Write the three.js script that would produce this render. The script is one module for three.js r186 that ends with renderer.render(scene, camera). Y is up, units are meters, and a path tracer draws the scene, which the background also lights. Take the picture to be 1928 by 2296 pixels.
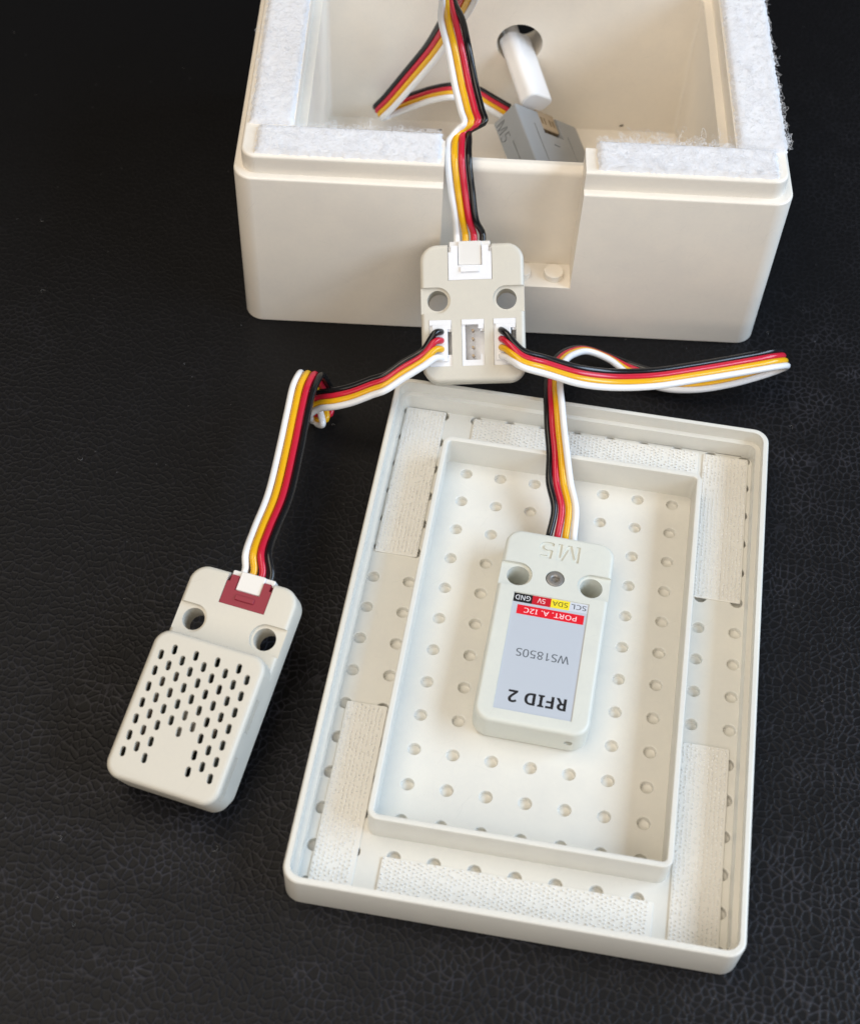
import * as THREE from 'three';
import { mergeGeometries, mergeVertices, toCreasedNormals } from 'three/addons/utils/BufferGeometryUtils.js';
import { RectAreaLightUniformsLib } from 'three/addons/lights/RectAreaLightUniformsLib.js';
import { FontLoader } from 'three/addons/loaders/FontLoader.js';
import { TextGeometry } from 'three/addons/geometries/TextGeometry.js';
import { Brush, Evaluator, SUBTRACTION, ADDITION } from 'three-bvh-csg';

// ---------------------------------------------------------------- camera, light, exposure
// All lengths below are millimetres in a z-up frame whose origin is the first hole of the lid's peg grid
// (z = 0 is the lid's floor, the table top is z = -2); world() turns that into y-up metres.
const MM = 0.001;
const world = (x, y, z) => new THREE.Vector3(x * MM, (z + 2) * MM, -y * MM);
const AXES = new THREE.Matrix4().set(1, 0, 0, 0, 0, 0, 1, 0, 0, -1, 0, 0, 0, 0, 0, 1);

const CAM = [17.02, -211.97, 281.52];
const CR = [[0.98606, 0.16307, 0.03304], [0.15179, -0.80032, -0.58004], [-0.06815, 0.57697, -0.81392]];   // right, down, forward
const FOCAL = 3391.7, W = 1928, H = 2296;
const scene = new THREE.Scene();
scene.background = new THREE.Color(0, 0, 0);
const camera = new THREE.PerspectiveCamera(2 * Math.atan(H / 2 / FOCAL) * 180 / Math.PI, W / H, 0.02, 10);
camera.position.copy(world(...CAM));
{
  const dir = new THREE.Vector3(CR[2][0], CR[2][2], -CR[2][1]);
  camera.up.set(-CR[1][0], -CR[1][2], CR[1][1]);
  camera.lookAt(camera.position.clone().add(dir));
}
camera.focus = 0.338;
camera.userData.fStop = 20;

const renderer = new THREE.WebGLRenderer({ antialias: true });
renderer.toneMapping = THREE.LinearToneMapping;
renderer.toneMappingExposure = 1.1;
renderer.shadowMap.enabled = true;
RectAreaLightUniformsLib.init();

function areaLight(name, color, intensity, w, h, pos, target) {
  const l = new THREE.RectAreaLight(color, intensity, w, h);
  l.name = name; l.position.set(...pos); l.lookAt(...target); l.castShadow = true;
  scene.add(l); return l;
}
areaLight('window_light', new THREE.Color(0.73, 0.92, 1.16), 8.4, 1.3, 0.5, [1.08, 0.80, -0.02], [0.03, 0, 0.0]);
areaLight('lamp_light', new THREE.Color(1.0, 0.88, 0.72), 3.3, 1.2, 0.9, [-0.48, 1.4, 0.0], [0, 0, 0]);
areaLight('front_fill', new THREE.Color(1.0, 0.90, 0.79), 1.95, 2.2, 1.1, [-0.1, 0.98, 1.22], [0, 0, 0]);  // added soft fill from the camera side to lift upright faces

// ---------------------------------------------------------------- helpers
let seed = 20240611;
const rnd = () => { seed = (seed * 1664525 + 1013904223) >>> 0; return seed / 4294967296; };
const taken = new Map();
const numbered = n => { const k = taken.get(n) || 0; taken.set(n, k + 1); return k ? `${n}_${String(k).padStart(3, '0')}` : n; };

// a pixel of the 1763-pixel-wide view, met with the horizontal plane h mm above the table
function px(x, y, h) {
  const s = 1928 / 1763, a = (x * s - W / 2) / FOCAL, b = (y * s - H / 2) / FOCAL;
  const d = [0, 1, 2].map(i => CR[0][i] * a + CR[1][i] * b + CR[2][i]);
  const k = (h - 2 - CAM[2]) / d[2];
  return new THREE.Vector3(CAM[0] + k * d[0], CAM[1] + k * d[1], h - 2);
}

function place(o, R, T) {
  const m = new THREE.Matrix4();
  if (R) m.set(R[0][0], R[0][1], R[0][2], 0, R[1][0], R[1][1], R[1][2], 0, R[2][0], R[2][1], R[2][2], 0, 0, 0, 0, 1);
  o.quaternion.setFromRotationMatrix(AXES.clone().multiply(m)).normalize();
  o.position.copy(world(...T));
  return o;
}
function thing(name, label, category, R, T, group) {
  const o = new THREE.Group(); o.name = numbered(name);
  o.userData = { label, category }; if (group) o.userData.group = group;
  place(o, R, T); scene.add(o); return o;
}
const scaled = new WeakSet();
function boxUV(g) {                 // uv in tiles of 60 mm, each face seen along its main axis
  if (g.index) g = g.toNonIndexed();
  const p = g.attributes.position, uv = new Float32Array(p.count * 2), a = V(), b = V(), c = V();
  for (let i = 0; i < p.count; i += 3) {
    a.fromBufferAttribute(p, i); b.fromBufferAttribute(p, i + 1).sub(a); c.fromBufferAttribute(p, i + 2).sub(a); b.cross(c);
    const x = Math.abs(b.x), y = Math.abs(b.y), z = Math.abs(b.z), k = z >= x && z >= y ? [0, 1] : x >= y ? [1, 2] : [0, 2];
    for (let j = 0; j < 3; j++) { a.fromBufferAttribute(p, i + j); uv[2 * (i + j)] = a.getComponent(k[0]) / 60 + 0.137 * k[1]; uv[2 * (i + j) + 1] = a.getComponent(k[1]) / 60; }
  }
  g.setAttribute('uv', new THREE.BufferAttribute(uv, 2)); return g;
}
function part(name, g, mat, parent) {
  if (Array.isArray(g)) g = merge(g);
  if (mat.roughnessMap && !scaled.has(g)) g = boxUV(g);
  if (!scaled.has(g)) { g.scale(MM, MM, MM); scaled.add(g); }
  const m = new THREE.Mesh(g, mat); m.name = name; m.castShadow = m.receiveShadow = true;
  parent.add(m); return m;
}
function merge(list) {
  return mergeGeometries(list.map(g => { const q = g.index ? g.toNonIndexed() : g; for (const k of Object.keys(q.attributes)) if (!['position', 'normal'].includes(k)) q.deleteAttribute(k); return q; }));
}
function rrectPath(P, x0, y0, x1, y1, r) {
  P.moveTo(x0 + r, y0); P.lineTo(x1 - r, y0); P.absarc(x1 - r, y0 + r, r, -Math.PI / 2, 0, false);
  P.lineTo(x1, y1 - r); P.absarc(x1 - r, y1 - r, r, 0, Math.PI / 2, false);
  P.lineTo(x0 + r, y1); P.absarc(x0 + r, y1 - r, r, Math.PI / 2, Math.PI, false);
  P.lineTo(x0, y0 + r); P.absarc(x0 + r, y0 + r, r, Math.PI, Math.PI * 1.5, false);
  return P;
}
// rounded plate x0..x1, y0..y1, z0..z1 with all edges rounded by b
function slab(x0, x1, y0, y1, z0, z1, r, b = 0, seg = 3, curve = 8) {
  const s = rrectPath(new THREE.Shape(), x0 + b, y0 + b, x1 - b, y1 - b, Math.max(r - b, 0.02));
  const g = new THREE.ExtrudeGeometry(s, { depth: z1 - z0 - 2 * b, bevelEnabled: b > 0, bevelSize: b, bevelThickness: b, bevelSegments: seg, curveSegments: curve });
  g.translate(0, 0, z0 + b); return g;
}
function box(x0, x1, y0, y1, z0, z1) {
  const g = new THREE.BoxGeometry(x1 - x0, y1 - y0, z1 - z0); g.translate((x0 + x1) / 2, (y0 + y1) / 2, (z0 + z1) / 2); return g;
}
function cyl(x, y, z0, z1, r, seg = 28, r2 = r) {
  const g = new THREE.CylinderGeometry(r2, r, z1 - z0, seg); g.rotateX(Math.PI / 2); g.translate(x, y, (z0 + z1) / 2); return g;
}
const ev = new Evaluator(); ev.attributes = ['position', 'normal']; ev.useGroups = false;
function brush(g) {
  if (Array.isArray(g)) g = merge(g);
  const q = g.index ? g.toNonIndexed() : g.clone();
  for (const k of Object.keys(q.attributes)) if (!['position', 'normal'].includes(k)) q.deleteAttribute(k);
  q.clearGroups(); const b = new Brush(q); b.updateMatrixWorld(); return b;
}
function csg(base, ...steps) {        // steps: ['-', geometry] or ['+', geometry]
  let b = brush(base);
  for (const [op, g] of steps) b = ev.evaluate(b, brush(g), op === '-' ? SUBTRACTION : ADDITION);
  const g = b.geometry; g.clearGroups();
  return g.index ? g.toNonIndexed() : g;
}
const crease = (g, a = 0.55) => toCreasedNormals(g, a);
function tube(points, r, seg, radial = 8, closed = false) {
  return new THREE.TubeGeometry(new THREE.CatmullRomCurve3(points, closed, 'centripetal'), seg, r, radial, closed);
}
function V(x, y, z) { return new THREE.Vector3(x, y, z); }

// ---------------------------------------------------------------- noise and materials
function hash2(x, y, s) { let h = (x * 374761393 + y * 668265263 + s * 1442695041) | 0; h = Math.imul(h ^ (h >>> 13), 1274126177); h ^= h >>> 16; return (h >>> 0) / 4294967296; }
function vnoise(x, y, s, per) {
  const xi = Math.floor(x), yi = Math.floor(y), fx = x - xi, fy = y - yi, u = fx * fx * (3 - 2 * fx), v = fy * fy * (3 - 2 * fy);
  const m = (a) => ((a % per) + per) % per;
  const a = hash2(m(xi), m(yi), s), b = hash2(m(xi + 1), m(yi), s), c = hash2(m(xi), m(yi + 1), s), d = hash2(m(xi + 1), m(yi + 1), s);
  return a + (b - a) * u + (c - a) * v + (a - b - c + d) * u * v;
}
const std = (r, g, b, rough, extra = {}) => new THREE.MeshPhysicalMaterial({ color: new THREE.Color().setRGB(r, g, b), roughness: rough, ...extra });
const surface = (() => {            // faint mottling, smudges and hairline scratches of handled plastic; 60 mm to a tile
  const N = 1024, col = new Uint8Array(N * N * 4), rgh = new Uint8Array(N * N * 4);
  const scr = new Float32Array(N * N);
  for (let k = 0; k < 150; k++) {
    let x = rnd() * N, y = rnd() * N, a = rnd() * 6.283; const n = 10 + rnd() * 70, st = (rnd() - 0.62) * 1.5, bend = (rnd() - 0.5) * 0.03;
    for (let i = 0; i < n; i++) { scr[(((y | 0) + N) % N) * N + (((x | 0) + N) % N)] += st; x += Math.cos(a); y += Math.sin(a); a += bend; }
  }
  for (let j = 0; j < N; j++) for (let i = 0; i < N; i++) {
    const u = i / N, v = j / N, o = 4 * (j * N + i), q = scr[j * N + i];
    const m = vnoise(u * 5, v * 5, 51, 5) * 0.5 + vnoise(u * 17, v * 17, 52, 17) * 0.3 + vnoise(u * 90, v * 90, 53, 90) * 0.2;
    const c = 246 + 12 * (m - 0.5) + 3 * (hash2(i, j, 54) - 0.5) + 16 * q, dirt = hash2(i, j, 55) > 0.99996 ? 70 : 0;
    const cl = x => Math.max(0, Math.min(255, x));
    col[o] = cl(c - dirt); col[o + 1] = cl(c - dirt - 1.5 * (m - 0.5)); col[o + 2] = cl(c - dirt - 5 * (m - 0.5)); col[o + 3] = 255;
    rgh[o] = rgh[o + 1] = rgh[o + 2] = cl(190 + 90 * (m - 0.5) + 30 * Math.abs(q)); rgh[o + 3] = 255;
  }
  const tex = (d, srgb) => { const t = new THREE.DataTexture(d, N, N); t.wrapS = t.wrapT = THREE.RepeatWrapping; t.magFilter = THREE.LinearFilter; t.minFilter = THREE.LinearMipmapLinearFilter; t.generateMipmaps = true; if (srgb) t.colorSpace = THREE.SRGBColorSpace; t.needsUpdate = true; return t; };
  return { map: tex(col, true), roughnessMap: tex(rgh, false) };
})();
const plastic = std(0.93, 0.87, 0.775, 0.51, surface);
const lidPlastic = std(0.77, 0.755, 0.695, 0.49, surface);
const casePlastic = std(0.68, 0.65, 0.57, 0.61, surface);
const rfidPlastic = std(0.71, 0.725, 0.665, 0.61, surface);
const nylon = std(0.82, 0.83, 0.86, 0.32);
const milky = std(0.74, 0.73, 0.71, 0.3);
const redNylon = std(0.26, 0.008, 0.03, 0.5);
const greyCase = std(0.30, 0.31, 0.32, 0.5);
const steel = std(0.30, 0.285, 0.27, 0.36, { metalness: 0.45 });
const tin = std(0.42, 0.32, 0.21, 0.4, { metalness: 0.25 });
const dark = std(0.012, 0.012, 0.013, 0.6);
const pcb = std(0.012, 0.03, 0.022, 0.45);
const wireMat = {
  black: std(0.010, 0.010, 0.011, 0.2), red: std(0.56, 0.018, 0.045, 0.2),
  yellow: std(0.78, 0.42, 0.012, 0.2), white: std(0.82, 0.82, 0.83, 0.2),
};
const loopMat = std(0.78, 0.78, 0.80, 0.95);
const fibreMat = std(0.86, 0.865, 0.89, 0.7);
const hookMat = std(0.86, 0.86, 0.85, 0.25);
const hookBase = std(0.83, 0.815, 0.765, 0.45, { transmission: 0.12, thickness: 0 });

// ---------------------------------------------------------------- the leather table top
{
  const N = 2048, SIZE = 0.44, CELL = 0.00165, n = Math.round(SIZE / CELL);
  const pts = new Float32Array(n * n * 2);
  for (let i = 0; i < n * n; i++) { pts[2 * i] = hash2(i, 3, 11) * 0.9; pts[2 * i + 1] = hash2(i, 9, 12) * 0.9; }
  const col = new Uint8Array(N * N * 4), bmp = new Uint8Array(N * N * 4);
  for (let j = 0; j < N; j++) for (let i = 0; i < N; i++) {
    const u = i / N, v = j / N;
    // gentle warp, so that the grain runs in drifting, stretched rows
    const wx = (vnoise(u * 24, v * 24, 1, 24) - 0.5) * 1.6 + (vnoise(u * 130, v * 130, 2, 130) - 0.5) * 0.8;
    const wy = (vnoise(u * 24, v * 24, 3, 24) - 0.5) * 1.6 + (vnoise(u * 130, v * 130, 4, 130) - 0.5) * 0.8;
    const x = u * n + wx, y = v * n + wy, xi = Math.floor(x), yi = Math.floor(y);
    let f1 = 9, f2 = 9, id = 0;
    for (let b = -1; b <= 1; b++) for (let a = -1; a <= 1; a++) {
      const cx = (((xi + a) % n) + n) % n, cy = (((yi + b) % n) + n) % n, k = cy * n + cx;
      const dx = xi + a + pts[2 * k] - x, dy = (yi + b + pts[2 * k + 1] - y) * 0.82, d = dx * dx + dy * dy;
      if (d < f1) { f2 = f1; f1 = d; id = k; } else if (d < f2) f2 = d;
    }
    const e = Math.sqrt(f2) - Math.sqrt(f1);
    const uneven = vnoise(u * 9, v * 9, 5, 9) * 0.6 + vnoise(u * 40, v * 40, 6, 40) * 0.4;
    // grain fades towards one corner; light and focus falloff put into colour and bump
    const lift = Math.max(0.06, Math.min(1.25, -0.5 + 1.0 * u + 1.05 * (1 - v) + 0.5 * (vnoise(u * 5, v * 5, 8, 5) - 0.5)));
    const ridge = Math.max(0, 1 - e / (0.24 + 0.14 * uneven)), line = ridge * ridge * (0.35 + 0.9 * vnoise(u * 90, v * 90, 7, 90));
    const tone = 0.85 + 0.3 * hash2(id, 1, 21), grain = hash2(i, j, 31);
    const c = 11 + 5 * tone * lift + 4 * grain + 50 * line * (0.35 + 0.65 * uneven) * lift * Math.min(1, 0.25 + lift);  // ridges painted lighter: light caught on the raised grain, put into the colour
    const speck = hash2(i, j, 77) > 0.99993 ? 80 : 0;
    const o = 4 * (j * N + i);
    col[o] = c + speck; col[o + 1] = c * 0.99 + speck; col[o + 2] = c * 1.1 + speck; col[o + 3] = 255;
    const h = 70 + 120 * ridge * ridge * (0.5 + 0.5 * tone) * lift + (grain - 0.5) * 12 + 40 * (uneven - 0.5);
    bmp[o] = bmp[o + 1] = bmp[o + 2] = Math.max(0, Math.min(255, h)); bmp[o + 3] = 255;
  }
  const tex = (d, srgb) => { const t = new THREE.DataTexture(d, N, N); t.wrapS = t.wrapT = THREE.RepeatWrapping; t.magFilter = THREE.LinearFilter; t.minFilter = THREE.LinearMipmapLinearFilter; t.generateMipmaps = true; if (srgb) t.colorSpace = THREE.SRGBColorSpace; t.needsUpdate = true; return t; };
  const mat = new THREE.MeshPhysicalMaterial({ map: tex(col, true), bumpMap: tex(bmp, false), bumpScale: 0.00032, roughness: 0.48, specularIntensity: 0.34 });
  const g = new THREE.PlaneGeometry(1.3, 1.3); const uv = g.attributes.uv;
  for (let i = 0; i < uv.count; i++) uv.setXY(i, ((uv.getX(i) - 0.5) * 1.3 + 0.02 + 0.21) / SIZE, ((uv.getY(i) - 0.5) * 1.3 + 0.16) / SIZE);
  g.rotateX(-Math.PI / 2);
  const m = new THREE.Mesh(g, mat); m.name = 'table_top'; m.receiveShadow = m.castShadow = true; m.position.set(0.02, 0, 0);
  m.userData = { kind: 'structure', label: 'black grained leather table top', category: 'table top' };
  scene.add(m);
}

// ---------------------------------------------------------------- fuzzy loop tape and hook tape
function loopPad(u0, u1, v0, v1, z, thick, sd) {
  const st = 0.55, nu = Math.max(4, Math.round((u1 - u0) / st)), nv = Math.max(4, Math.round((v1 - v0) / st));
  const pos = [], idx = [];
  for (let j = 0; j <= nv; j++) for (let i = 0; i <= nu; i++) {
    const a = i / nu, b = j / nv, e = Math.min(i, nu - i, j, nv - j);
    const edge = e === 0 ? 0 : e === 1 ? 0.72 : e === 2 ? 0.93 : 1;
    const nz = vnoise(i * 0.7 + sd, j * 0.7, 41, 4096) * 0.42 + vnoise(i * 0.16 + sd, j * 0.16, 42, 4096) * 0.45;
    const jx = e === 0 ? (hash2(i, j, sd) - 0.5) * 0.5 : 0, jy = e === 0 ? (hash2(i, j, sd + 9) - 0.5) * 0.5 : 0;
    pos.push(u0 + a * (u1 - u0) + jx, v0 + b * (v1 - v0) + jy, z + edge * thick * (0.95 + 0.2 * nz));
  }
  for (let j = 0; j < nv; j++) for (let i = 0; i < nu; i++) { const a = j * (nu + 1) + i, b = a + 1, c = a + nu + 1, d = c + 1; idx.push(a, b, d, a, d, c); }
  const base = pos.length / 3;   // underside, so that the tape is a closed pad
  for (let j = 0; j <= nv; j++) for (let i = 0; i <= nu; i++) { const k = 3 * (j * (nu + 1) + i); pos.push(pos[k], pos[k + 1], z + 0.02); }
  for (let j = 0; j < nv; j++) for (let i = 0; i < nu; i++) { const a = base + j * (nu + 1) + i, b = a + 1, c = a + nu + 1, d = c + 1; idx.push(a, d, b, a, c, d); }
  const g = new THREE.BufferGeometry(); g.setAttribute('position', new THREE.Float32BufferAttribute(pos, 3)); g.setIndex(idx); g.computeVertexNormals(); return g;
}
const curls = [];
for (let k = 0; k < 4; k++) {
  const p = [], t0 = k * 1.7;
  for (let i = 0; i <= 6; i++) { const a = i / 6 * (2.6 + 0.9 * k); p.push(V(Math.cos(a + t0) * (0.35 + 0.1 * k) + i * 0.1, Math.sin(a + t0) * 0.5, 0.05 + 0.62 * Math.sin(i / 6 * Math.PI) + 0.1 * k * i / 6)); }
  const g = new THREE.TubeGeometry(new THREE.CatmullRomCurve3(p), 12, 0.02, 4); g.deleteAttribute('uv'); g.scale(MM, MM, MM); curls.push(g);
}
function fibres(name, parent, u0, u1, v0, v1, z, count, mat, strays = []) {
  const m4 = new THREE.Matrix4(), q = new THREE.Quaternion(), e = new THREE.Euler();
  curls.forEach((g, k) => {
    const list = [];
    for (let i = 0; i < count / 4; i++) {
      e.set((rnd() - 0.5) * 0.9, (rnd() - 0.5) * 0.9, rnd() * 6.283); q.setFromEuler(e);
      const s = 0.6 + rnd() * 0.6;
      list.push(m4.clone().compose(V((u0 + rnd() * (u1 - u0)) * MM, (v0 + rnd() * (v1 - v0)) * MM, (z + rnd() * 0.25) * MM), q, V(s, s, s * (0.35 + 0.4 * rnd()))));
    }
    for (const [x, y, zz, n, sp] of strays) for (let i = 0; i < n / 4; i++) {
      e.set((rnd() - 0.5) * 3, (rnd() - 0.5) * 3, rnd() * 6.283); q.setFromEuler(e);
      const s = 0.6 + rnd() * 0.7;
      list.push(m4.clone().compose(V((x + (rnd() - 0.5) * sp) * MM, (y + (rnd() - 0.5) * sp) * MM, (zz + (rnd() - 0.5) * sp * 0.5) * MM), q, V(s, s, s)));
    }
    const im = new THREE.InstancedMesh(g, mat, list.length); list.forEach((m, i) => im.setMatrixAt(i, m));
    im.name = name; im.userData = { kind: 'stuff' }; im.castShadow = im.receiveShadow = true; parent.add(im);
  });
}

// ---------------------------------------------------------------- the storage box
const BOX_T = [-62.19, 39.14, -2], BA = 7.2895 * Math.PI / 180;
const BOX_R = [[Math.cos(BA), -Math.sin(BA), 0], [Math.sin(BA), Math.cos(BA), 0], [0, 0, 1]];
const LIP = 52;
{
  const t = thing('storage_box', 'large open cream plastic box with notched front wall and fuzzy tape round its rim', 'box', BOX_R, BOX_T);
  const profile = new THREE.Shape();                       // the notch in the front wall, side view (depth, height)
  profile.moveTo(-6, 16.8); profile.lineTo(8, 16.8); profile.lineTo(8.3, 44.6); profile.absarc(10.5, 44.6, 2.2, Math.PI, Math.PI / 2, true);
  profile.lineTo(20, 46.8); profile.lineTo(20, 70); profile.lineTo(-6, 70); profile.closePath();
  const notch = new THREE.ExtrudeGeometry(profile, { depth: 32, bevelEnabled: false, curveSegments: 8 });
  notch.applyMatrix4(new THREE.Matrix4().set(0, 0, 1, 48, 1, 0, 0, 0, 0, 1, 0, 0, 0, 0, 0, 1));
  const hole = new THREE.CylinderGeometry(6.1, 6.1, 20, 48); hole.translate(66.6, 83, 29.6);
  const body = csg(slab(0, 128, 0, 88, 0, 47, 4.6, 0.5, 3, 12),
    ['+', slab(1.9, 126.1, 1.9, 86.1, 44, LIP, 3.6, 0.7, 4)],
    ['-', slab(15.5, 112.5, 12, 76, 2.2, 60, 1.2)],
    ['-', slab(13.4, 114.6, 10.2, 78, 46, 60, 1.2)],
    ['-', notch], ['-', hole]);
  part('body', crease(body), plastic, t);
  for (const [u, v] of [[52, 4], [60, 4], [68, 4], [76, 4]]) {
    const g = new THREE.LatheGeometry([[0, 1.75], [2.15, 1.75], [2.33, 1.7], [2.4, 1.55], [2.4, -0.3]].map(([x, y]) => new THREE.Vector2(x, y)), 32);
    g.rotateX(Math.PI / 2); g.translate(u, v, 16.8); part('stud', g, plastic, t);
  }
  for (const [u, v, w, r] of [[97.1, 75.7, 4.2, 0.42], [46.5, 72.2, 2.35, 0.45], [42.6, 72.0, 2.3, 0.22]]) {
    const g = new THREE.IcosahedronGeometry(r, 2); g.scale(1.5, 0.5, 0.6); g.rotateY(-0.3); g.translate(u, v, w); part('dirt_speck', g, std(0.06, 0.045, 0.03, 0.9), t);
  }
  const tapes = [[5.2, 47.3, 2.7, 12.3, 2600, 3], [82.6, 123.8, 2.8, 12.4, 3200, 57], [2.9, 13.2, 12.7, 86, 3600, 113], [115.0, 126.4, 11.6, 86, 4200, 171]];
  tapes.forEach(([u0, u1, v0, v1, n, sd], k) => {
    const p = part('loop_tape', loopPad(u0, u1, v0, v1, LIP - 0.05, 1.05, sd), loopMat, t);
    const strays = k === 1 ? [[90, 12.4, LIP + 0.6, 60, 5], [97, 12.6, LIP + 0.6, 80, 6], [104, 12.5, LIP + 0.7, 70, 6], [112, 12.4, LIP + 0.6, 60, 6]]
      : k === 3 ? [[125.8, 14.5, LIP + 0.3, 60, 2.2], [125.9, 17, LIP + 0.2, 60, 2.6], [125.8, 21, LIP + 0.3, 36, 2.6], [125.7, 27, LIP + 0.5, 24, 3], [125.7, 34, LIP + 0.5, 16, 3], [125.7, 44, LIP + 0.5, 12, 3]]
        : k === 2 ? [[2.6, 36, LIP + 0.2, 12, 2], [2.7, 46, LIP + 0.2, 12, 2]] : [[30, 12.2, LIP + 0.6, 24, 5], [22, 12.2, LIP + 0.6, 14, 3]];
    fibres('loop_fibre', p, u0 + 0.1, u1 - 0.1, v0 + 0.1, Math.min(v1, 72), LIP + 0.85, n * 0.8, fibreMat, strays);
  });
}

// ---------------------------------------------------------------- the perforated lid, upside down
{
  const t = thing('box_lid', 'perforated cream plastic lid lying upside down with an inner rectangular frame', 'lid', null, [0, 0, -2]);
  const X0 = -19.9, X1 = 68.1, Y0 = -107.5, Y1 = 19.6;
  const prof = [[0, -1.3], [1.1, -1.28], [1.26, -1.18], [1.3, -1.0], [1.31, -0.2], [1.36, -0.08], [1.46, 0]].map(([x, y]) => new THREE.Vector2(x, y));
  const peg = new THREE.LatheGeometry(prof, 24); peg.rotateX(Math.PI / 2);
  const plate = rrectPath(new THREE.Shape(), X0 + 2.2, Y0 + 2.2, X1 - 2.2, Y1 - 2.2, 1.6), bits = [];
  for (let r = -2; r <= 13; r++) for (let c = -2; c <= 8; c++) {
    const ringPath = new THREE.Path(), pts = []; for (let i = 0; i < 24; i++) pts.push(new THREE.Vector2(c * 8 + 1.46 * Math.sin(i / 24 * 2 * Math.PI), -r * 8 + 1.46 * Math.cos(i / 24 * 2 * Math.PI)));
    ringPath.setFromPoints(pts); plate.holes.push(ringPath);
    const g = peg.clone(); g.translate(c * 8, -r * 8, 2); bits.push(g);
  }
  const floor = new THREE.ShapeGeometry(plate, 6); floor.translate(0, 0, 2);
  const rim = csg(slab(X0, X1, Y0, Y1, 0, 10, 3.6, 0.5, 3),
    ['-', slab(X0 + 2.4, X1 - 2.4, Y0 + 2.4, Y1 - 2.4, 0.2, 12, 1.6)],
    ['-', slab(X0 + 1.25, X1 - 1.25, Y0 + 1.25, Y1 - 1.25, 6.6, 12, 2.6)]);
  const shell = merge([crease(rim), floor, ...bits]);
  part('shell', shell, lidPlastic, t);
  const ring = rrectPath(new THREE.Shape(), -6.0, -91.9, 53.2, 3.9, 1.9);
  ring.holes.push(rrectPath(new THREE.Path(), -5.2, -91.1, 52.4, 3.1, 1.2));
  const rg = new THREE.ExtrudeGeometry(ring, { depth: 7.6, bevelEnabled: true, bevelSize: 0.22, bevelThickness: 0.3, bevelSegments: 3, curveSegments: 8 });
  rg.translate(0, 0, 2.05);
  part('inner_frame', crease(rg, 0.6), lidPlastic, t);
  const strips = [[-17.0, -7.4, -25.4, 17.0], [-0.6, 53.2, 7.6, 16.4], [54.2, 64.8, -24.4, 16.2], [54.3, 64.2, -104.6, -60.6], [-2.2, 51.2, -104.9, -96.2], [-15.6, -7.0, -104.8, -63.6]];
  const hook = new THREE.TubeGeometry(new THREE.CatmullRomCurve3([V(-0.1, 0, 0), V(-0.08, 0, 0.12), V(0, 0, 0.22), V(0.12, 0, 0.22), V(0.18, 0, 0.12)]), 6, 0.12, 5); hook.deleteAttribute('uv'); hook.scale(MM, MM, MM);
  strips.forEach(([x0, x1, y0, y1], k) => {
    const p = part('hook_tape', slab(x0, x1, y0, y1, 2.01, 2.36, 0.4, 0.1, 1, 3), hookBase, t);
    const list = [], q = new THREE.Quaternion(), along = (y1 - y0) > (x1 - x0);
    let row = 0;
    for (let x = x0 + 0.55; x < x1 - 0.4; x += 0.86, row++) for (let y = y0 + 0.55 + (row % 2) * 0.43; y < y1 - 0.4; y += 0.86) {
      if (rnd() < 0.07) continue;
      q.setFromEuler(new THREE.Euler((rnd() - 0.5) * 0.5, (rnd() - 0.5) * 0.5, (along ? 1.57 : 0) + (rnd() < 0.5 ? 0 : 3.14) + (rnd() - 0.5) * 1.4));
      list.push(new THREE.Matrix4().compose(V((x + (rnd() - 0.5) * 0.2) * MM, (y + (rnd() - 0.5) * 0.2) * MM, 2.32 * MM), q, V(1, 1, 0.8 + rnd() * 0.5)));
    }
    const im = new THREE.InstancedMesh(hook, hookMat, list.length); list.forEach((m, i) => im.setMatrixAt(i, m));
    im.name = 'hook'; im.userData = { kind: 'stuff' }; im.castShadow = im.receiveShadow = true; p.add(im);
  });
}

// ---------------------------------------------------------------- parts shared by the small units
// mounting hole at (x, y) in a plate whose top is z1: through hole plus a shallow pocket open to the side
function mountCuts(x, y, z0, z1, side, r = 2.4, depth = 0.75) {
  const s = new THREE.Shape(), R = 3.05, far = side * 16;
  s.moveTo(far, y + R); s.lineTo(x, y + R);
  s.absarc(x, y, R, Math.PI / 2, -Math.PI / 2, side > 0 ? false : true);
  s.lineTo(far, y - R); s.closePath();
  const g = new THREE.ExtrudeGeometry(s, { depth: 3, bevelEnabled: false, curveSegments: 12 }); g.translate(0, 0, z1 - depth);
  return [['-', g], ['-', cyl(x, y, z0 - 2, z1 + 2, r, 40)]];
}
// four-way socket lying flush in a case edge (opening at yTop), top at z
function socket(parent, cx, yTop, yBot, z, mat, w = 10.1) {
  const h = w / 2, d = 5;
  const c = new THREE.Group(); c.name = 'socket'; parent.add(c);
  const g = csg(box(cx - h + 0.06, cx + h - 0.06, yBot + 0.06, yTop, z - d, z - 0.06),
    ['-', box(cx - h + 2.25, cx + h - 2.25, yBot + 3.4, yTop + 3, z - d + 0.7, z + 2)],
    ['-', box(cx - h + 1.2, cx + h - 1.2, yBot + 3.4, yTop + 3, z - d + 0.7, z - 1.1)],
    ['-', box(cx - h - 1, cx - h + 0.7, yTop - 1.5, yTop + 1, z - 1.2, z + 2)], ['-', box(cx + h - 0.7, cx + h + 1, yTop - 1.5, yTop + 1, z - 1.2, z + 2)]);
  parent.remove(c);
  return part('socket', crease(g, 0.4), mat, parent);
}
function plugShape(cx, y0, y1, z) {
  return csg(slab(cx - 2.7, cx + 2.7, y0, y1, z - 3.6, z - 0.35, 0.3, 0.15, 1, 3),
    ['+', slab(cx - 4.75, cx + 4.75, y1 - 1.5, y1, z - 3.2, z - 0.9, 0.3, 0.15, 1, 3)]);
}

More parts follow.
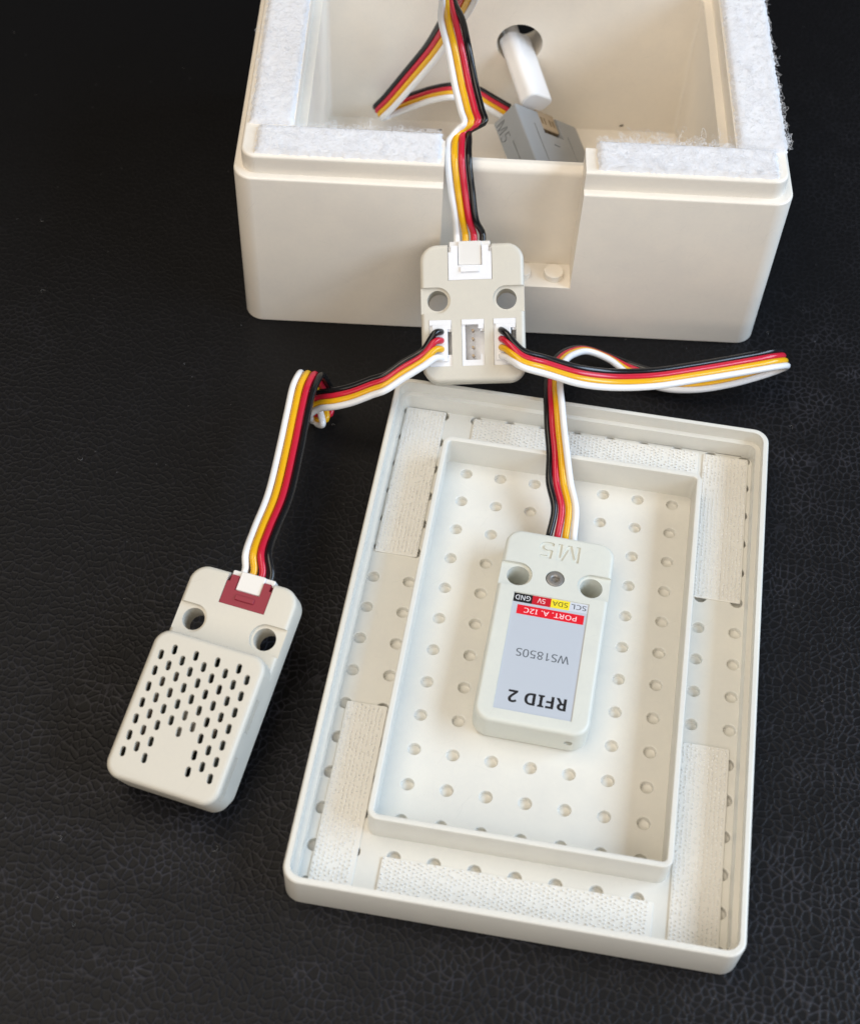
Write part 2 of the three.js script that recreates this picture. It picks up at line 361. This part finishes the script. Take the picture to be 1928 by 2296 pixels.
// ---------------------------------------------------------------- hub
const HUB_R = [[0.9846, -0.1746, -0.0038], [0.14, 0.8019, -0.5808], [0.1044, 0.5713, 0.8141]], HUB_T = [-4.09, 28.25, 24.05];
const hub = thing('cable_hub', 'small cream hub module with three sockets in a row, leaning on the box', 'cable hub', HUB_R, HUB_T);
{
  const steps = [...mountCuts(-8.1, 3, -7, 0, -1), ...mountCuts(7.8, 3, -7, 0, 1), ['-', box(-5.5, 4.7, 7.6, 20, -5.2, 3)]];
  for (const x of [-7.55, -0.05, 7.3]) steps.push(['-', box(x - 2.6, x + 2.6, -12.3, -1.5, -5.2, 3)]);
  part('case', crease(csg(slab(-12, 12, -16, 16, -7, 0, 4.0, 1.0, 4, 10), ...steps), 0.5), casePlastic, hub);
  socket(hub, -0.4, 15.6, 7.6, 0, nylon);
  part('latch', slab(-2.6, 1.8, 9.4, 10.7, -0.1, 0.35, 0.15, 0.08, 1, 2), nylon, hub);
  [-7.55, -0.05, 7.3].forEach((x, k) => {
    const x0 = x - 2.55, x1 = x + 2.55;
    const g = csg(box(x0, x1, -12.25, -1.55, -5.1, -0.35), ['-', box(x0 + 0.75, x1 - 0.85, -10.9, -2.75, -4.3, 2)], ['-', box(x1 - 1.2, x1 + 1, -9.6, -4.2, -3.6, 2)],
      ['+', box(x0, x1, -2.75, -1.55, -1.5, 0.12)], ['+', box(x1 - 1.3, x1 - 0.1, -3.7, -2.5, -1.5, 0.1)]);
    const p = part('socket', crease(g, 0.4), nylon, hub);
    if (k === 1) for (let i = 0; i < 4; i++) part('pin', cyl(x - 0.1, -3.9 - 1.95 * i, -4.4, -1.4, 0.3, 10), tin, p);
  });
}

// ---------------------------------------------------------------- RFID reader in the lid
const RA = -1.4 * Math.PI / 180;
const RF_R = [[Math.cos(RA), -Math.sin(RA), 0], [Math.sin(RA), Math.cos(RA), 0], [0, 0, 1]], RF_T = [23.25, -42.9, 7.7];
const font = await new FontLoader().loadAsync('fonts/droid/droid_sans_regular.typeface.json');
const boldFont = await new FontLoader().loadAsync('fonts/droid/droid_sans_bold.typeface.json');
const reader = thing('card_reader', 'flat pale card reader module with a printed grey label, lying inside the perforated lid', 'card reader', RF_R, RF_T);
{
  const top = 0, bot = -7.65;
  const txt = new TextGeometry('M5', { font: boldFont, size: 4.3, depth: 1, curveSegments: 4 }); txt.computeBoundingBox();
  const bw = txt.boundingBox.max.x; txt.translate(-bw / 2, 0, 0); txt.scale(1.12, 1, 1); txt.rotateZ(Math.PI); txt.translate(0.3, 21.8, -0.34);
  const steps = [...mountCuts(-8, 12.2, bot, top, -1, 2.45), ...mountCuts(8, 12.2, bot, top, 1, 2.45),
    ['-', box(-8.15, 8.15, -21.0, 7.6, top - 0.22, 2)], ['-', cyl(0, 12.6, -1.2, 2, 2.05, 36)], ['-', txt],
    ['-', box(-5.2, 5.2, 20, 30, -5.8, -1.5)]];
  const slot = new THREE.CylinderGeometry(0.85, 0.85, 4, 20); slot.translate(8.2, -24, -3.9);
  steps.push(['-', slot]);
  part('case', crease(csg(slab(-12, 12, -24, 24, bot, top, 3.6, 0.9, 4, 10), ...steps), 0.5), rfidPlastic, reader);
  const hexTool = new THREE.CylinderGeometry(0.85, 0.85, 2, 6); hexTool.rotateX(Math.PI / 2); hexTool.translate(0, 12.6, 0.25);
  const sink = new THREE.CylinderGeometry(1.12, 0.8, 0.3, 32); sink.rotateX(Math.PI / 2); sink.translate(0, 12.6, -0.1);
  part('screw', crease(csg(slab(-1.9, 1.9, 10.7, 14.5, -1.3, -0.02, 1.89, 0.3, 3, 14), ['-', sink], ['-', hexTool]), 0.5), steel, reader);
  // printed label, read from the far end of the module
  const cv = document.createElement('canvas'); cv.width = 640; cv.height = 1130; const c = cv.getContext('2d');
  const WW = 640, HH = 1130;
  c.fillStyle = '#b9c0ca'; c.fillRect(0, 0, WW, HH);
  const write = (s, x, y, w, px_, col, f) => { c.fillStyle = col; c.font = `${f} ${px_}px sans-serif`; c.textBaseline = 'alphabetic'; c.textAlign = 'left'; const m = c.measureText(s).width; c.save(); c.translate(x, y); c.scale(w / m, 1); c.fillText(s, 0, 0); c.restore(); };
  write('RFID 2', 44, 192, 500, 158, '#14161c', 'bold');
  write('WS1850S', 92, 592, 450, 104, '#4a5058', '');
  c.fillStyle = '#dc1428'; c.fillRect(24, 925, 572, 92); write('PORT. A. I2C', 78, 994, 460, 66, '#f4dfe2', '');
  const seg = [['SCL', '#c9ced8', '#22252b'], ['SDA', '#ecd82c', '#22252b'], ['5V', '#c01428', '#f0dde0'], ['GND', '#15161a', '#e6e8ec']];
  seg.forEach(([s, bg, fg], i) => { c.fillStyle = bg; c.fillRect(i * 160, 1042, 160, 88); write(s, i * 160 + (s === '5V' ? 44 : 12), 1112, s === '5V' ? 72 : 136, 66, fg, ''); });
  const lt = new THREE.CanvasTexture(cv); lt.colorSpace = THREE.SRGBColorSpace; lt.anisotropy = 8;
  const lg = new THREE.PlaneGeometry(16.1, 28.4); lg.rotateZ(Math.PI); lg.translate(0, -6.7, -0.2);
  part('label', lg, new THREE.MeshPhysicalMaterial({ map: lt, roughness: 0.38 }), reader);
  socket(reader, 0, 23.6, 20.2, -1.6, nylon, 10);
}

// ---------------------------------------------------------------- grille sensor module
const SEN_R = [[0.9808, 0.1507, -0.1238], [-0.1797, 0.9452, -0.2728], [0.0759, 0.2898, 0.9541]], SEN_T = [-44.76, -79.94, 14.07];
const PITCH_X = 2.356, PITCH_Y = 3.41;
const sensor = thing('sensor_module', 'cream sensor module with rows of slots and a dark red socket, beside the lid', 'sensor module', SEN_R, SEN_T);
{
  const bt = -5.2, bb = -11.6;                       // base plate top and bottom (the grille's top is z = 0)
  const base = csg(slab(-12, 12, -14.6, 31.8, bb, bt, 3.8, 0.9, 4, 10),
    ...mountCuts(-8, 20.2, bb, bt, -1), ...mountCuts(8, 20.2, bb, bt, 1),
    ['-', box(-4.0, 6.2, 24.9, 36, bt - 5.2, 3)]);
  part('base', crease(base, 0.5), casePlastic, sensor);
  const slots = [];
  for (let i = 0; i < 9; i++) {
    const rows = i > 2 && i < 6 ? 5 : 7;
    for (let j = 0; j < rows; j++) slots.push([(i - 4) * PITCH_X, -(j - 3 + (i % 2 ? -0.5 : 0)) * PITCH_Y]);
  }
  const cs = new THREE.Shape(), sr = 0.55, sl = 0.5;
  cs.moveTo(sr, -sl); cs.lineTo(sr, sl); cs.absarc(0, sl, sr, 0, Math.PI, false); cs.lineTo(-sr, -sl); cs.absarc(0, -sl, sr, Math.PI, 2 * Math.PI, false);
  const capsule = new THREE.ExtrudeGeometry(cs, { depth: 4, bevelEnabled: false, curveSegments: 6 }); capsule.rotateZ(0.13);
  const cuts = slots.map(([x, y]) => { const g = capsule.clone(); g.translate(x, y, -3); return g; });
  const side = [];
  for (const [y, l] of [[4, 7], [-9, 9]]) for (const z of [-2.2, -3.3]) side.push(box(11.3, 13, y - l / 2, y + l / 2, z - 0.25, z + 0.25));
  const cover = csg(slab(-12.15, 12.2, -15.5, 15.7, bb + 2.0, 0, 3.4, 1.1, 5, 12),
    ['-', slab(-10.9, 10.9, -14.2, 14.5, -30, -1.1, 2.4)], ['-', box(-14, 14, 12.2, 18, -30, bt - 0.02)], ['-', cuts], ['-', side]);
  part('grille_cover', crease(cover, 0.5), casePlastic, sensor);
  const b = part('circuit_board', box(-10.85, 10.85, -14.1, 14.4, bt - 0.55, bt + 0.9), pcb, sensor);
  part('sensor_chip', slab(-2.6, 3.4, -5.4, 1.6, bt + 0.85, -2.1, 0.3, 0.2, 1, 2), std(0.5, 0.49, 0.46, 0.4), b);
  part('chip', box(-9.8, -7.2, -10, 9, bt + 0.85, -2.6), std(0.3, 0.26, 0.22, 0.5), b);
  part('capacitor', box(4.6, 6.2, -3, 2, bt + 0.85, -3), std(0.25, 0.2, 0.16, 0.5), b);
  part('capacitor', box(-6.6, -5.2, 3, 9.5, bt + 0.85, -3.2), std(0.12, 0.09, 0.07, 0.5), b);
  part('chip', box(0, 4.4, 5, 10, bt + 0.85, -3.2), dark, b);
  socket(sensor, 1.1, 31.4, 24.9, bt, redNylon, 10.1);
  part('latch', slab(-0.9, 3.3, 26.3, 27.4, bt - 0.1, bt + 0.3, 0.15, 0.08, 1, 2), redNylon, sensor);
}
const local = (R, T, x, y, z) => V(R[0][0] * x + R[0][1] * y + R[0][2] * z + T[0], R[1][0] * x + R[1][1] * y + R[1][2] * z + T[1], R[2][0] * x + R[2][1] * y + R[2][2] * z + T[2]);

// ---------------------------------------------------------------- grey controller and the white plug behind it
{
  const yaw = 18 * Math.PI / 180;
  const at = (u, v, w) => local(BOX_R, BOX_T, u, v, w), turn = (u, v, w) => at(u, v, w).sub(at(0, 0, 0));
  const pt = 14 * Math.PI / 180, back = turn(-Math.sin(yaw) * Math.cos(pt), Math.cos(yaw) * Math.cos(pt), Math.sin(pt)).normalize();
  const wide = V(0.6984, 0.42, -0.5795), up = V().crossVectors(wide, back).normalize(), right = V().crossVectors(back, up).normalize();
  const E0 = at(71.7, 61.2, 22.4);
  const plug = thing('cable_plug', 'flattened white plastic plug coming through the hole in the box wall', 'plug', [[right.x, back.x, up.x], [right.y, back.y, up.y], [right.z, back.z, up.z]], [E0.x, E0.y, E0.z]);
  const pg = slab(-4.4, 4.4, -2.9, 2.9, -21, 0, 2.2, 0.6, 4, 12); pg.rotateX(Math.PI / 2);
  const lead = new THREE.CylinderGeometry(1.9, 1.9, 16, 24); lead.translate(0, 27, 0);
  part('housing', crease(csg(pg), 0.5), std(0.84, 0.84, 0.85, 0.45), plug);
  part('lead', lead, std(0.82, 0.82, 0.83, 0.45), plug);
  const CT_R = [[0.6984, -0.423, 0.5773], [0.42, 0.8954, 0.1479], [-0.5795, 0.1392, 0.803]], CT_T = [-4.61, 104.98, 23.18];
  const c = thing('controller', 'grey plastic controller block with a metal port, sitting inside the cream box', 'controller', CT_R, CT_T);
  const m5 = new TextGeometry('M5', { font, size: 3.4, depth: 1, curveSegments: 4 }); m5.rotateX(Math.PI / 2); m5.rotateZ(-Math.PI / 2); m5.translate(0.25, -1.6, -8.0);
  const grooves = [box(5.3, 5.65, -30, -5.4, -0.4, 1), box(17.9, 18.25, -30, -5.8, -0.4, 1), box(10.6, 12.8, -11.35, -10.95, -0.3, 1), box(-1, 0.3, -30, -9.6, -4.7, -4.35)];
  const block = csg(slab(0, 24, -24, 0, -8.6, 0, 1.2, 0.6, 3, 5), ['-', grooves], ['-', box(8.5, 15.9, -7.7, 3, -3.8, 2)], ['-', m5]);
  part('case', crease(block, 0.45), greyCase, c);
  const port = part('port_shell', csg(slab(8.7, 15.7, -5.4, 1.2, -3.6, -0.45, 0.5, 0.25, 2, 3), ['-', slab(9.2, 15.2, -9, -4.4, -2.9, -0.8, 0.4)],
    ['-', [box(9.7, 10.3, -3.6, -1.2, -2, 1), box(10.9, 11.5, -3.6, -1.2, -2, 1), box(12.9, 13.5, -3.6, -1.2, -2, 1), box(14.1, 14.7, -3.6, -1.2, -2, 1)]]), tin, c);
  for (const x of [10.4, 12.2, 14]) part('contact', box(x - 0.35, x + 0.35, -6.4, -4.4, -2.3, -1.7), tin, port);
}

// ---------------------------------------------------------------- ribbon cables
// rows: [black x, black y, white x, white y, height of black, tilt, width]; tilt says whether the white edge lies higher (+1) or lower (-1) than the black one
const PITCH = 1.62, RAD = 0.79;
function edge(bx, by, wx, wy, h, tilt = 0, width = 3 * PITCH) {
  const b = px(bx, by, h); let w = px(wx, wy, h);
  if (tilt && b.distanceTo(w) < width) { let lo = 0, hi = 12; for (let i = 0; i < 30; i++) { const m = (lo + hi) / 2; if (b.distanceTo(px(wx, wy, h + tilt * m)) < width) lo = m; else hi = m; } w = px(wx, wy, h + tilt * lo); }
  const mid = b.clone().add(w).multiplyScalar(0.5), half = w.sub(b).normalize().multiplyScalar(width / 2);
  return [mid.clone().sub(half), mid.clone().add(half)];
}
function ribbon(name, label, rows) {
  const pts = rows.map(r => r[0] instanceof THREE.Vector3 ? r : edge(...r));
  const c = pts[0][0], t = thing(name, label, 'cable', null, [0, 0, -2], 'ribbon cables');
  ['black', 'red', 'yellow', 'white'].forEach((k, i) => {
    const line = pts.map(([b, w]) => { const p = b.clone().lerp(w, i / 3); p.z += 2; return p; });
    part(`${k}_wire`, tube(line, RAD, line.length * 9, 10), wireMat[k], t);
  });
  return t;
}
function plugOn(cable, R, T, g, mat) {   // a connector body that moves with its cable
  const m = new THREE.Matrix4().set(R[0][0], R[0][1], R[0][2], T[0], R[1][0], R[1][1], R[1][2], T[1], R[2][0], R[2][1], R[2][2], T[2] + 2, 0, 0, 0, 1);
  g.applyMatrix4(m); return part('connector', g, mat, cable);
}
const hubL = (x, y, z) => local(HUB_R, HUB_T, x, y, z), senL = (x, y, z) => local(SEN_R, SEN_T, x, y, z), rfL = (x, y, z) => local(RF_R, RF_T, x, y, z);
const z1 = (x, y) => [(800 + x / 2.9383) / 1.09359, (y / 2.9383) / 1.09359];               // zoom windows of the photograph used while measuring
const z2 = (x, y) => [(960 + x / 4.4075) / 1.09359, (280 + y / 4.4075) / 1.09359];
const z3 = (x, y) => [(500 + x / 3.89) / 1.09359, (780 + y / 3.89) / 1.09359];
const z4 = (x, y) => [(1150 + x / 2.7123) / 1.09359, (720 + y / 2.7123) / 1.09359];
const z5 = (x, y) => [(880 + x / 4.4075) / 1.09359, (480 + y / 4.4075) / 1.09359];
const z6 = (x, y) => [(820 + x / 3.6729) / 1.09359, (820 + y / 3.6729) / 1.09359];

{ // from the controller, out of the top of the picture and back over the notch to the hub
  const t = ribbon('ribbon_cable', 'four-colour ribbon cable rising from inside the box and draping over the notch to the hub', [
    [...z1(1010, 705), ...z1(960, 775), 16, -1],
    [...z1(900, 630), ...z1(850, 720), 18, -1],
    [...z1(790, 572), ...z1(760, 665), 20, 0],
    [...z1(630, 548), ...z1(630, 655), 22, 0],
    [...z1(500, 562), ...z1(500, 680), 19, 0],
    [...z1(380, 600), ...z1(390, 715), 15, 0],
    [...z1(250, 650), ...z1(275, 755), 11, 0],
    [...z1(150, 685), ...z1(205, 785), 9.5, 0],
    [...z1(112, 690), ...z1(178, 790), 11.5, 0],
    [...z1(165, 630), ...z1(245, 730), 15, 0],
    [...z1(300, 470), ...z1(395, 560), 24, 0],
    [...z1(450, 290), ...z1(550, 370), 35, 0],
    [...z1(560, 145), ...z1(640, 195), 46, 0],
    [...z1(650, 15), ...z1(735, 50), 57, 0],
    [...z1(690, -140), ...z1(780, -110), 70, 0],
    [...z1(690, -290), ...z1(640, -270), 82, 1],
    [...z1(650, -260), ...z1(570, -250), 84, 0],
    [...z1(620, -120), ...z1(555, -115), 78, 1],
    [...z1(636, 5), ...z1(562, 5), 72, 1],
    [...z1(672, 135), ...z1(580, 135), 66, 0],
    [...z1(725, 300), ...z1(603, 305), 60, 0],
    [...z1(790, 560), ...z1(640, 570), 54.5, 0],
    [...z1(825, 720), ...z1(683, 730), 52.5, 0],
    [...z1(845, 800), ...z1(705, 815), 51.8, 0],
    [...z1(800, 828), ...z1(668, 850), 50.8, 0],
    [...z1(745, 860), ...z1(620, 905), 49.8, 0],
    [...z2(395, 150), ...z2(205, 165), 49.8, 0],
    [...z2(402, 350), ...z2(190, 350), 49.2, 0],
    [...z2(418, 500), ...z2(203, 500), 46.8, 0],
    [...z2(435, 650), ...z2(222, 640), 44, 0],
    [...z2(480, 950), ...z2(262, 920), 38.5, 0],
    [hubL(2.6, 18.6, -2.1), hubL(-3.4, 18.6, -2.1)],
    [hubL(2.6, 16.4, -2.1), hubL(-3.4, 16.4, -2.1)],
    [hubL(2.6, 13.4, -2.1), hubL(-3.4, 13.4, -2.1)],
  ]);
  plugOn(t, HUB_R, HUB_T, plugShape(-0.4, 11.1, 16.7, 0), milky);
}
{ // hub to the grille sensor
  const t = ribbon('ribbon_cable', 'four-colour ribbon cable folded over itself between the hub and the slotted sensor module', [
    [hubL(-7.4, -4.3, -3.0), hubL(-7.4, -10.3, -3.0)],
    [hubL(-7.5, -4.3, 0.2), hubL(-7.5, -10.3, 0.2)],
    [hubL(-8.7, -4.7, 1.6), hubL(-8.7, -10.4, 1.6)],
    [...z5(300, 1310), ...z5(300, 1545), 20.5, 0],
    [...z5(100, 1435), ...z5(100, 1665), 19, 0],
    [...z3(1420, 205), ...z3(1410, 400), 17.5, 0],
    [...z3(1300, 252), ...z3(1300, 432), 16, 0],
    [...z3(1120, 310), ...z3(1130, 505), 13.5, 0],
    [...z3(960, 340), ...z3(980, 548), 11.5, 0],
    [...z3(830, 352), ...z3(840, 572), 9.5, 0],
    [...z3(720, 420), ...z3(770, 605), 7.0, 0],
    [...z3(770, 520), ...z3(800, 650), 4.2, -1],
    [...z3(960, 540), ...z3(868, 668), 3.4, -1],
    [...z3(985, 470), ...z3(850, 560), 4.5, 0],
    [...z3(935, 350), ...z3(770, 400), 6.5, 0],
    [...z3(900, 275), ...z3(715, 285), 10.0, 0],
    [...z3(868, 236), ...z3(680, 218), 13.5, 0],
    [...z3(842, 262), ...z3(655, 238), 16.0, 0],
    [...z3(808, 350), ...z3(602, 330), 16.8, 0],
    [...z3(765, 540), ...z3(545, 560), 16.6, 0],
    [...z3(690, 900), ...z3(478, 900), 16.2, 0],
    [...z3(590, 1310), ...z3(385, 1290), 17.2, 0],
    [...z3(470, 1590), ...z3(265, 1600), 19.0, 0],
    [...z3(405, 1800), ...z3(195, 1810), 20.2, 0],
    [senL(4.2, 33.6, -7.1), senL(-1.7, 33.6, -7.1)],
    [senL(4.1, 31.0, -7.3), senL(-1.9, 31.0, -7.3)],
    [senL(4.1, 28.8, -7.3), senL(-1.9, 28.8, -7.3)],
  ]);
  plugOn(t, SEN_R, SEN_T, plugShape(1.1, 28.4, 32.6, -5.2), milky);
  plugOn(t, HUB_R, HUB_T, slab(-9.6, -5.9, -11.2, -2.7, -4.2, 0.1, 0.3, 0.2, 2, 2), nylon);
}
{ // hub to the card reader, with a long loop to the right
  const t = ribbon('ribbon_cable', 'four-colour ribbon cable looping sideways and back into the lid to the card reader', [
    [hubL(6.6, -4.3, -3.0), hubL(6.6, -10.3, -3.0)],
    [hubL(6.5, -4.3, 0.2), hubL(6.5, -10.3, 0.2)],
    [hubL(7.6, -5.3, 1.8), hubL(7.6, -10.8, 1.8)],
    [...z5(1290, 1320), ...z5(1270, 1540), 23.4, 0],
    [...z4(200, 205), ...z4(200, 340), 21.5, 0],
    [...z4(400, 268), ...z4(400, 396), 19, 0],
    [...z4(600, 292), ...z4(600, 420), 16.4, 0],
    [...z4(850, 287), ...z4(850, 412), 15.2, 0],
    [...z4(1100, 250), ...z4(1100, 378), 14.2, 0],
    [...z4(1400, 203), ...z4(1420, 322), 13, 0],
    [...z4(1570, 174), ...z4(1620, 286), 12, 0],
    [...z4(1625, 176), ...z4(1668, 280), 9.5, 0],
    [...z4(1570, 200), ...z4(1600, 318), 6.5, 0],
    [...z4(1330, 275), ...z4(1330, 400), 4.6, 0],
    [...z4(1080, 312), ...z4(1080, 434), 3.6, 0],
    [...z4(880, 300), ...z4(880, 412), 3.0, 0],
    [...z4(700, 258), ...z4(700, 320), 2.4, 1],
    [...z4(560, 205), ...z4(585, 235), 3.4, 1],
    [...z4(430, 165), ...z4(455, 185), 5.2, 1],
    [...z4(335, 178), ...z4(370, 202), 7.4, 1],
    [...z4(262, 225), ...z4(315, 245), 9.4, 1],
    [...z4(215, 305), ...z4(288, 315), 10.8, 1],
    [...z4(202, 400), ...z4(286, 405), 11.6, 1],
    [...z4(205, 520), ...z4(298, 520), 11.8, 1],
    [...z6(1495, 500), ...z6(1630, 500), 11.2, 1],
    [...z6(1512, 720), ...z6(1655, 720), 10.2, 1],
    [...z6(1505, 960), ...z6(1688, 960), 9.2, 0],
    [...z6(1540, 1180), ...z6(1740, 1180), 8.0, 0],
    [rfL(-2.9, 26.5, -3.6), rfL(2.6, 26.5, -3.6)],
    [rfL(-3.1, 24.0, -3.6), rfL(2.9, 24.0, -3.6)],
    [rfL(-3.1, 21.4, -3.6), rfL(2.9, 21.4, -3.6)],
  ]);
  plugOn(t, HUB_R, HUB_T, slab(5.1, 8.7, -11.2, -2.7, -4.2, 0.1, 0.3, 0.2, 2, 2), nylon);
}

{ // stray lint and dust on the leather
  const g = new THREE.TubeGeometry(new THREE.CatmullRomCurve3([V(0, 0, 0.06), V(0.9, 0.5, 0.1), V(1.5, 1.5, 0.2), V(1.0, 2.5, 0.14), V(0.2, 2.7, 0.05)]), 16, 0.035, 4); g.deleteAttribute('uv'); g.scale(MM, MM, MM);
  const spots = [[565, 930, 1.0], [95, 596, 0.6], [160, 940, 0.6], [120, 1725, 0.5], [150, 1890, 0.6], [85, 450, 0.4]].map(([x, y, k]) => [px(Math.min(x, 1750), y, 0), k]);
  for (let i = 0; i < 60; i++) spots.push([px(20 + rnd() * 1720, 30 + rnd() * 2040, 0), 0.1 + rnd() * rnd() * 0.5]);
  const im = new THREE.InstancedMesh(g, std(0.35, 0.34, 0.33, 0.9), spots.length), q = new THREE.Quaternion();
  spots.forEach(([p, k], i) => { q.setFromEuler(new THREE.Euler(0, 0, rnd() * 6.283)); im.setMatrixAt(i, new THREE.Matrix4().compose(V(p.x * MM, p.y * MM, 0.00002), q, V(k, k * (0.3 + rnd() * 0.7), 1))); });
  im.name = 'lint'; place(im, null, [0, 0, -2]); im.castShadow = im.receiveShadow = true;
  im.userData = { kind: 'stuff', label: 'stray pale lint fibres scattered on the black leather', category: 'lint' }; scene.add(im);
}

renderer.render(scene, camera);
